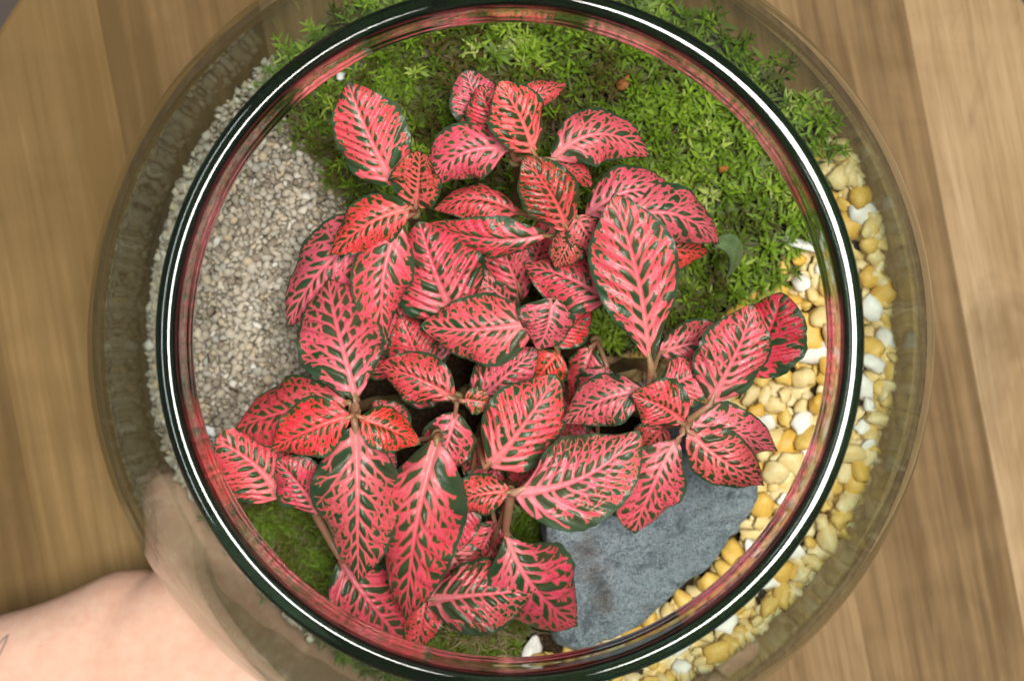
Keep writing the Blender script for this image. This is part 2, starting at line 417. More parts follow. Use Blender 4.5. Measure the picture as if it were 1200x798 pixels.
# moss: many small leafy stars
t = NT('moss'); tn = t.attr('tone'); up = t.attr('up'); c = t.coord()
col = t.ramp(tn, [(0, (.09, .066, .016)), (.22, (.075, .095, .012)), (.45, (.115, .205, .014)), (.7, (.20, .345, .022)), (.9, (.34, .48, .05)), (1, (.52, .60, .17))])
col = t.mix(t.math('MULTIPLY', t.math('SUBTRACT', 1.0, up), .6), col, (.055, .042, .012))  # darker towards each sprig's foot: shade between the sprigs painted into the colour
M_MOSS = t.set(Base_Color=col, Roughness=.55, Specular_IOR_Level=.25)
def moss(name, pts, h0, h1, tone_f, seed):
    r = np.random.default_rng(seed); VV = []; QQ = []; tn = []; up = []; off = 0
    for (x, y) in pts:
        p = gpt(x, y); h = r.uniform(h0, h1); lean = r.normal(0, .40, 2)
        nl = int(r.integers(14, 22)); tone = tone_f(x, y, r)
        for k in range(nl):
            f = (k+.5)/nl; a = k*2.4+r.uniform(-.3, .3)
            hh = h*(.25+.75*f); L = r.uniform(.0030, .0064)*(1.2-.55*f); wd = L*r.uniform(.075, .13)
            el = math.radians(8+62*f**1.6)+r.normal(0, .14)
            b = np.array((p.x+lean[0]*hh, p.y+lean[1]*hh, p.z-.001+hh))
            d = np.array((math.cos(a)*math.cos(el), math.sin(a)*math.cos(el), math.sin(el))); s = np.array((-math.sin(a), math.cos(a), 0))
            m = b+d*L*.45+np.array((0, 0, .0002)); e = b+d*L+np.array((0, 0, -.0004*(1-f)))
            VV += [b-s*wd*.4, b+s*wd*.4, m+s*wd, m-s*wd, e+s*wd*.15, e-s*wd*.15]
            QQ += [(off, off+1, off+2, off+3), (off+3, off+2, off+4, off+5)]; off += 6
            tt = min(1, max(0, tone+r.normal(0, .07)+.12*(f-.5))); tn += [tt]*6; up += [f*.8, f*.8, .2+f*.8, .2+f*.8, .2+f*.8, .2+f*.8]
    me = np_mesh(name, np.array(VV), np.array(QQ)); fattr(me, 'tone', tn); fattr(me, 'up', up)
    o = link(name, me, mat=M_MOSS, smooth=False); tag(o, kind='stuff'); return o
def tone_a(x, y, r):
    n = noise.noise(Vector((x*.012, y*.012, 3)))+.6*noise.noise(Vector((x*.035, y*.035, 8)))
    return .42+.78*n+.20*sm(700, 900, x)-.12*sm(560, 420, x)*sm(120, 200, y)+r.normal(0, .14)
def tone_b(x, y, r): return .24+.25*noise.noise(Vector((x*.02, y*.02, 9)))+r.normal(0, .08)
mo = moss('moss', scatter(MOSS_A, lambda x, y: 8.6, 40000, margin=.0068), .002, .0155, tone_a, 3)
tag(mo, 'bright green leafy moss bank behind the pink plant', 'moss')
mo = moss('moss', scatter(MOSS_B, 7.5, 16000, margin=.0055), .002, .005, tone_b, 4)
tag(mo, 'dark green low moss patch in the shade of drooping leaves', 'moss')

# the blue-grey rock
t = NT('rock'); c = t.coord()
n1_ = t.noise(c, 55, 5, .65, .4); n2_ = t.noise(c, 640, 6, .8); n3_ = t.noise(t.mapping(c, (1, 1, 1), (0, 0, 0), (3, 1, 2)), 28, 4, .6)
col = t.ramp(n2_, [(.30, (.165, .215, .245)), (.46, (.30, .375, .415)), (.60, (.43, .51, .55)), (.74, (.64, .71, .74))])
col = t.mix(t.ramp(n1_, [(.5, (0,)*3), (.75, (.4,)*3)]), col, (.12, .15, .18))
col = t.mix(t.ramp(n3_, [(.57, (0,)*3), (.68, (.7,)*3)]), col, (.17, .125, .085))
n4_ = t.noise(c, 150, 5, .7, .5)
col = t.mix(t.ramp(n4_, [(.34, (.6,)*3), (.48, (0,)*3)]), col, (.055, .068, .08))
col = t.mix(t.ramp(n4_, [(.52, (0,)*3), (.68, (.6,)*3)]), col, (.42, .47, .49))
n5_ = t.noise(c, 1700, 3, .6)
col = t.mix(t.ramp(n5_, [(.36, (.75,)*3), (.46, (0,)*3)]), col, (.06, .075, .09))
col = t.mix(t.ramp(n5_, [(.60, (0,)*3), (.70, (.7,)*3)]), col, (.55, .58, .58))
t.bump(t.math('ADD', n2_, t.math('MULTIPLY', n4_, 2.0)), 1.0, .0018)
M_ROCK = t.set(Base_Color=col, Roughness=.85, Specular_IOR_Level=.15)
RO = [(636, 622), (700, 560), (765, 510), (818, 478), (862, 486), (884, 530), (888, 580), (868, 622), (828, 662), (770, 706), (716, 750), (684, 762), (650, 752), (640, 700)]
rc = Vector((760, 628)); na = 120; prof_r = [(1.02, -.020), (1.01, -.012), (1.0, -.006), (.99, -.0024), (.975, -.0006), (.95, 0), (.85, .0004), (.75, .0006), (.63, .0008), (.5, .0009), (.37, .001), (.25, .001), (.14, .001), (.05, .001)]
ring = [Vector((*RO[i], 0)).lerp(Vector((*RO[(i+1) % len(RO)], 0)), k/14) for i in range(len(RO)) for k in range(14)]; na = len(ring)
V = []; Fc = []
for i, (k, dz) in enumerate(prof_r):
    for q in ring:
        px, py = rc.x+(q.x-rc.x)*k, rc.y+(q.y-rc.y)*k
        zt = .0885-.000034*(px-640)-.00005*(py-640)
        w = W(px, py, zt); w.z = zt+dz
        nn = Vector((noise.noise(w*70), noise.noise(w*70+Vector((5, 0, 0))), noise.noise(w*70+Vector((0, 9, 0)))))
        n_f = noise.noise(w*240)
        w += nn*.0026+Vector((0, 0, n_f*.0011+.0016*noise.noise(Vector((w.x*60+w.y*60, w.x*150-w.y*150, 0)))))+Vector((n_f, noise.noise(w*240+Vector((7, 0, 0))), 0))*.0007
        V.append(w)
for i in range(len(prof_r)-1):
    for k in range(na): Fc.append((i*na+k, i*na+(k+1) % na, (i+1)*na+(k+1) % na, (i+1)*na+k)[::-1])
Fc.append(tuple((len(prof_r)-1)*na+k for k in range(na))[::-1]); Fc.append(tuple(range(na)))
ro = link('rock', mesh('rock', V, Fc), mat=M_ROCK)
tag(ro, 'flat topped blue grey slab of rock between the plant and the pebbles', 'rock')

# polished pebbles, one object each
def mat_pebble(name, a, b, sp):
    t = NT(name); rnd = t.add('ShaderNodeObjectInfo').outputs['Random']; c = t.coord()
    tn = t.attr('tone')
    n = t.noise(c, 1.6, 4, .6, .6)
    col = t.mix(t.math('FRACT', t.math('ADD', rnd, tn)), a, b)
    col = t.mix(t.ramp(n, [(.42, (0,)*3), (.62, (.55,)*3)]), col, sp)
    t.bump(t.noise(c, 7, 3, .6), .12, .05)
    return t.set(Base_Color=col, Roughness=.38, Specular_IOR_Level=.3, Subsurface_Weight=.0)
PM = {'yellow': mat_pebble('pebble_yellow', (.70, .41, .065), (.75, .54, .16), (.58, .33, .06)),
      'cream': mat_pebble('pebble_cream', (.74, .58, .26), (.78, .66, .38), (.66, .45, .14)),
      'white': mat_pebble('pebble_white', (.82, .80, .74), (.86, .85, .79), (.74, .71, .62)),
      'tan': mat_pebble('pebble_tan', (.55, .33, .16), (.62, .40, .26), (.42, .23, .10))}
pv = {}
for cname, m in PM.items():
    pv[cname] = []
    for s in range(7):
        v, f = ico(2, s*2.7+len(cname), .6, .60)
        me = np_mesh('pebble', v, f); me.materials.append(m); me.polygons.foreach_set('use_smooth', [True]*len(me.polygons)); fattr(me, 'tone', np.zeros(len(v))); pv[cname].append(me)
PL = {'yellow': 'honey yellow', 'cream': 'pale cream', 'white': 'clean white', 'tan': 'brownish tan'}
def zone(x, y):
    if math.hypot(x-600, y-399) > 405: return 'resting against the glass wall'
    if min(math.hypot(x-q[0], y-q[1]) for q in RO) < 42: return 'beside the blue grey rock'
    if y < 345: return 'next to the green moss'
    if x < 800: return 'under the pink leaves'
    return 'in the open pebble bed'
rpoly = [(rc.x+(x-rc.x)*.98, rc.y+(y-rc.y)*.98) for x, y in RO]
def off_rock(x, y): return not bool(inside(rpoly, np.array(x), np.array(y)))
pts = scatter(PEBBLE, lambda x, y: 16.8, 30000, off_rock, margin=.0045)
def vis(p):                                             # those that show largest first
    r = math.hypot(p[0]-600, p[1]-399); return -r if r < 400 else r
pts.sort(key=lambda p: abs(math.hypot(p[0]-600, p[1]-399)-390))
placed = 0; rest = []
for (x, y) in pts:
    if placed >= 290: rest.append((x, y)); continue
    cname = rng.choice(['yellow', 'cream', 'white', 'tan'], p=[.46, .28, .19, .07])
    me = pv[cname][int(rng.integers(0, 7))]; p = gpt(x, y)
    s = float(np.clip(rng.lognormal(0, .26), .62, 1.6))*.0029
    o = bpy.data.objects.new('pebble', me); COL.objects.link(o)
    o.location = (p.x, p.y, p.z+.0016+rng.uniform(-.0006, .0012)); o.rotation_euler = (rng.normal(0, .35), rng.normal(0, .35), rng.uniform(0, 6.3))
    o.scale = (s*rng.uniform(1.0, 1.35), s*rng.uniform(.75, 1.0), s*rng.uniform(.75, 1.1))
    zn = zone(x, y); big = 'large' if s > .0033 else 'small' if s < .0025 else 'smooth'
    tag(o, '%s %s pebble %s' % (big, PL[cname], zn), 'pebble', '%s %s pebbles %s' % (big, cname, zn)); placed += 1
mp = mat_pebble('pebble_mixed', (.68, .46, .12), (.80, .70, .44), (.56, .36, .10))
items = []; tt = []
for x, y in scatter(PEBBLE, 13, 26000, off_rock, margin=.0040)+rest:
    p = gpt(x, y); s = rng.uniform(.8, 1.25)*.0029
    items.append(((p.x, p.y, p.z-.0016), (s*1.2, s, s), rot3(rng.uniform(0, 6.3), rng.normal(0, .4), rng.normal(0, .4)))); tt.append(rng.uniform(0, 1))
for k in range(1500):                                      # pebbles heaped down the wall
    a = math.radians(rng.uniform(-97, 29)); x, y = 600+.115*math.cos(a)/MP, 399-.115*math.sin(a)/MP
    z = float(gz(x, y))+.0012-rng.uniform(0, 1)*.026; s = rng.uniform(.8, 1.25)*.0028; r = wall_r(z)-s*1.0-rng.uniform(0, .0022)
    items.append(((r*math.cos(a), r*math.sin(a), z), (s*1.2, s, s), rot3(*rng.uniform(0, 6.3, 3)))); tt.append(rng.uniform(0, 1))
po = merged('pebble_layer', items, [ico(2, s*2.3, .6, .62) for s in range(8)], mp, tt, smooth=True)
tag(po, 'under layer of small yellow and cream pebbles filling the gaps', 'pebble layer')

def vein_template(seed, HW=0.34):
    rng=np.random.default_rng(seed);U=rng.uniform
    n_lat=int(rng.integers(9,12))
    prof=lambda t: HW*np.clip(t,0,1)**.72*np.clip(1-t,0,1)**.62/0.405
    n=90;step=.008
    P=[np.array((0.006*np.sin(i/n*6+seed),i/(n-1)*.965)) for i in range(n)]
    par=[i-1 for i in range(n)];rad=list(.014*(1-np.linspace(0,1,n))**1.2+.0062)
    def walk(pi,ang,L,sgn,pref,r,lev,relax):
        p=P[pi];a=ang;m=int(L/step);wob=U(0,6.28)
        forks=[]
        if lev==0: forks=[(f+U(-.05,.05)) for f in (.16,.30,.43,.56,.69,.82)]
        elif lev==1: forks=[U(.28,.45),U(.58,.78)]
        elif lev==2 and L>.07: forks=[.5]
        side=rng.choice([-1,1]);fi=0
        for q in range(m):
            f=q/max(m,1)
            a+=(pref-a)*relax+.05*np.sin(q*.45+wob)+rng.normal(0,.02)
            p=p+np.array((sgn*np.sin(a),np.cos(a)))*step
            if abs(p[0])>prof(np.array(p[1]))*.905 or p[1]>.97 or p[0]*sgn<-.006: return
            P.append(p);par.append(pi);pi=len(P)-1
            rr=r*(1-.5*f)
            rad.append(max(rr,.0046))
            if fi<len(forks) and f>forks[fi]:
                fi+=1;side=-side if U(0,1)<.85 else side
                rem=L*(1-f)
                off=np.radians(U(30,46))*side
                walk(pi,a+off,min(rem*U(.7,1.05),U(.07,.19)/(lev+1)**.5),sgn,pref+np.radians(U(4,16))*side,rr*.9,lev+1,.05)
    for sgn in (-1,1):
        for k in range(n_lat):
            t=.012+(k+U(-.2,.2)+(.5 if sgn>0 else 0))/n_lat*.93
            a0=np.radians(58-22*t+U(-5,5)) if t>.12 else np.radians(80-200*t)
            pref=np.radians(44-14*t+U(-4,4)) if t>.1 else np.radians(50)
            pi=int(np.clip(t/.95*(n-1),0,n-1))
            walk(pi,a0,.5,sgn,pref,.0088*(1-.3*t),0,.05)
    return np.array(P),np.array(par),np.array(rad),prof
RH,RW=440,300
def raster(tp,HW=.34):
    P,par,rad,prof=tp
    F=np.full((RH,RW),.04)
    gx=np.linspace(-HW,HW,RW);gy=np.linspace(0,1,RH)
    for i in range(1,len(P)):
        a=P[par[i]];b=P[i];R=.04
        x0,x1=np.searchsorted(gx,[min(a[0],b[0])-R,max(a[0],b[0])+R]);y0,y1=np.searchsorted(gy,[min(a[1],b[1])-R,max(a[1],b[1])+R])
        if x1<=x0 or y1<=y0: continue
        X=gx[None,x0:x1]-a[0];Y=gy[y0:y1,None]-a[1]
        e=b-a;u=np.clip((X*e[0]+Y*e[1])/(e@e+1e-12),0,1)
        d=np.sqrt((X-u*e[0])**2+(Y-u*e[1])**2)-rad[i]
        F[y0:y1,x0:x1]=np.minimum(F[y0:y1,x0:x1],d)
    return F
def field(tp,s,t,F=None,HW=.34):
    if F is None: F=raster(tp)
    x=(s*tp[3](t)/HW*.5+.5)*(RW-1);y=t*(RH-1)
    x=np.clip(x,0,RW-1.001);y=np.clip(y,0,RH-1.001)
    i=x.astype(int);j=y.astype(int);fx=x-i;fy=y-j
    return (F[j,i]*(1-fx)+F[j,i+1]*fx)*(1-fy)+(F[j+1,i]*(1-fx)+F[j+1,i+1]*fx)*fy

# ------------------------------------------------------------------ the plant
TEMPL = []
for sd in range(10):
    tp = vein_template(sd); TEMPL.append((tp, raster(tp)))
SHAPES = {'o': (.74, .92), 'r': (1.3, 1.0), 'b': (1.0, .80), 'c': (.62, .74), 'n': (.85, 1.0)}
def tube(path, radii, seg=8):
    V = []; Q = []; n = len(path)
    path = [Vector(p) for p in path]; ref = Vector((.3, .9, .2))
    for i, p in enumerate(path):
        t = (path[min(i+1, n-1)]-path[max(i-1, 0)]).normalized(); a = t.cross(ref).normalized(); b = t.cross(a)
        for k in range(seg):
            an = 2*math.pi*k/seg; V.append(p+(a*math.cos(an)+b*math.sin(an))*radii[i])
    for i in range(n-1):
        for k in range(seg): Q.append((i*seg+k, i*seg+(k+1) % seg, (i+1)*seg+(k+1) % seg, (i+1)*seg+k))
    return np.array([v[:] for v in V]), np.array(Q)
lrng = np.random.default_rng(5)
def leaf(stem, node, bx, by, tx, ty, w, z0, z1, bend=0, arch=.08, roll=0, cup=.25, sh='o', fresh=0, pale=.4, dil=.002, fold=0):
    k = leaf.n; leaf.n += 1
    if roll == 0: roll = float(lrng.normal(0, 13))
    cup *= 2.1; arch *= 1.25
    tx += (tx-bx)*.035; ty += (ty-by)*.035
    tp, F = TEMPL[k % len(TEMPL)]; flip = -1 if (k//len(TEMPL)) % 2 else 1
    A = np.array(W(bx, by, z0)); B = np.array(W(tx, ty, z1)); D = B-A
    Lh = math.hypot(D[0], D[1]); L = float(np.linalg.norm(D)); N = np.array((-D[1], D[0], 0))/Lh
    zm = (z0+z1)/2; half = .5*1.16*w*(CAM_Z-zm)/F_PX/math.cos(math.radians(roll))
    lpx = math.hypot(tx-bx, ty-by)
    nt = int(max(26, lpx/1.25)); ns = int(max(18, w/1.3))
    t = np.linspace(0, 1, nt)[:, None]; s = np.linspace(-1, 1, ns)[None]
    t_, s_ = np.broadcast_to(t, (nt, ns)), np.broadcast_to(s, (nt, ns))
    a, b = SHAPES[sh]; pk = a/(a+b); mx = pk**a*(1-pk)**b
    pr = np.clip(t, 0, 1)**a*np.clip(1-t, 0, 1)**b/mx
    ph = lrng.uniform(0, 6.3, 6)
    pr = pr*(1+.022*np.sin(t*13+ph[0])*1.0+.010*np.sin(t*74+ph[1]))
    hump = 4*t*(1-t)
    mid = A+D*t[..., None][:, 0] if False else A[None]+D[None]*t+N[None]*(bend*L*hump)+np.array((0, 0, 1.))[None]*(arch*L*hump)
    tang = np.gradient(mid, axis=0); tang /= np.linalg.norm(tang, axis=1)[:, None]
    lat = np.cross(np.array((0, 0, 1.)), tang); lat /= np.linalg.norm(lat, axis=1)[:, None]
    nor = np.cross(tang, lat)
    ro = math.radians(roll)+.10*np.sin(t[:, 0]*5+ph[2])
    lat2 = lat*np.cos(ro)[:, None]+nor*np.sin(ro)[:, None]; nor2 = nor*np.cos(ro)[:, None]-lat*np.sin(ro)[:, None]
    hw = half*pr                                             # (nt,1)
    f = field(tp, s_*flip, t_, F)
    dl = dil-.0004+.0046*np.exp(-(s_/.5)**2)*(1-.45*t_)
    dl = dl+.019*np.exp(-(t_/.17)**2)*(1-.5*s_**2)
    vein = np.clip(.5-(f-dl)/.034, 0, 1)
    off = -cup*half*s_**2*pr-fold*half*np.abs(s_)*pr*-1
    off = off+half*.14*s_**2*np.sin(t_*9+ph[3]+s_*1.2)*np.sin(np.pi*t_)+half*.07*np.abs(s_)**3*np.sin(t_*23+ph[4])
    # blade pillowed between the sunken main veins
    big = np.clip(.5-(f+.004)/.03, 0, 1)
    lat_ph = (t_-np.abs(s_)*hw/L*.55*1.6)*10.5
    off = off+np.minimum(.0007, half*.05)*np.sin(lat_ph*2*np.pi+ph[5])*np.abs(s_)**.5*(1-s_**4)*np.sin(np.pi*t_)
    off = off-.0004*big-.0010*np.exp(-(s_*hw/.0011)**2)*(1-t_)**.5
    P = mid[:, None]+lat2[:, None]*(s_*hw)[..., None]+nor2[:, None]*off[..., None]
    V = P.reshape(-1, 3); idx = np.arange(nt*ns).reshape(nt, ns)
    Q = np.stack([idx[:-1, :-1], idx[:-1, 1:], idx[1:, 1:], idx[1:, :-1]], -1).reshape(-1, 4)
    pl = pale*np.clip(1-t_/.55, 0, 1)*np.exp(-(s_/.5)**2)
    edge = sm(.72, .98, np.abs(s_))
    # petiole
    n0 = Vector(W(*node)); p0 = Vector(A); p2 = p0+Vector(D).normalized()*min(.004, L*.12)
    mid_p = (n0+p0)/2+Vector((0, 0, .0012)) if (n0-p0).length > .004 else (n0+p0)/2
    path = [n0, n0.lerp(mid_p, .6), mid_p.lerp(p0, .4), p0, p2-Vector((0, 0, .0006))]
    r = min(.00125, max(.0007, half*.09))
    TV, TQ = tube(path, [r*1.15, r*1.1, r, r*.95, r*.55], 8)
    me = np_mesh('leaf', np.concatenate([V, TV]), np.concatenate([Q, TQ+len(V)])); nT = len(TV)
    z = np.zeros(nT); fattr(me, 'vein', np.concatenate([vein.ravel(), z+.8])); fattr(me, 'pale', np.concatenate([pl.ravel(), z+.2]))
    fattr(me, 'edge', np.concatenate([edge.ravel(), z])); fattr(me, 'petiole', np.concatenate([np.zeros(len(V)), z+1]))
    return link('leaf', me, stem, M_YOUNG if fresh else M_LEAF)
leaf.n = 0

plant = empty('nerve_plant', gpt(590, 430)); tag(plant, 'bushy plant with pink leaves netted and edged in dark green', 'plant')
PO = plant.location.copy()
def stem_to(node, root, bow=(0, 0), r=.0017):
    n0 = W(*node); g = gpt(root[0]+(node[0]-root[0])*.5, root[1]+(node[1]-root[1])*.5); g.z -= .004
    path = []
    for i in range(13):
        t = i/12; p = g.lerp(n0, t); b = math.sin(math.pi*t)
        p += Vector((bow[0]*b, bow[1]*b, 0)); p.z = g.z+(n0.z-g.z)*t
        p += Vector((noise.noise(Vector((i*.7, node[0], 0))), noise.noise(Vector((i*.7, node[1], 5))), 0))*.0008
        path.append(p)
    rr = [r*(1.15-.3*i/12)*(1.25 if i % 4 == 0 else 1) for i in range(13)]
    V, Q = tube(path, rr, 10)
    cap = len(V); V = np.concatenate([V, [np.array(path[-1])+np.array((0, 0, .0006))]])
    Q = [tuple(q) for q in Q]+[(cap-10+k, cap-10+(k+1) % 10, cap) for k in range(10)]
    me = mesh('stem', V, Q); return link('stem', me, plant, M_STEM)
NODES = {  # node pixel and height, root pixel
 'A': ((487, 248, .134), (560, 400), (-.004, .004)), 'T': ((603, 188, .136), (592, 370), (.002, .006)), 'B': ((670, 272, .140), (628, 388), (.004, .004)),
 'C': ((536, 467, .126), (575, 440), (0, 0)), 'K': ((634, 376, .130), (610, 410), (.003, 0)), 'D': ((415, 484, .143), (545, 450), (-.006, 0)),
 'E': ((514, 510, .137), (565, 465), (-.004, 0)), 'F': ((599, 576, .138), (590, 480), (0, -.004)), 'R': ((762, 442, .142), (640, 440), (.004, .004)),
 'S': ((804, 494, .139), (650, 455), (.004, -.002)), 'L': ((365, 592, .110), (530, 480), (-.006, -.003)), 'M': ((600, 300, .108), (585, 400), (-.002, 0)),
 'G': ((560, 520, .108), (580, 470), (0, 0)), 'H': ((700, 400, .108), (630, 425), (0, .002))}
STEMS = {}
for k, (nd, rt, bw) in NODES.items():
    o = stem_to(nd, rt, bw); STEMS[k] = o
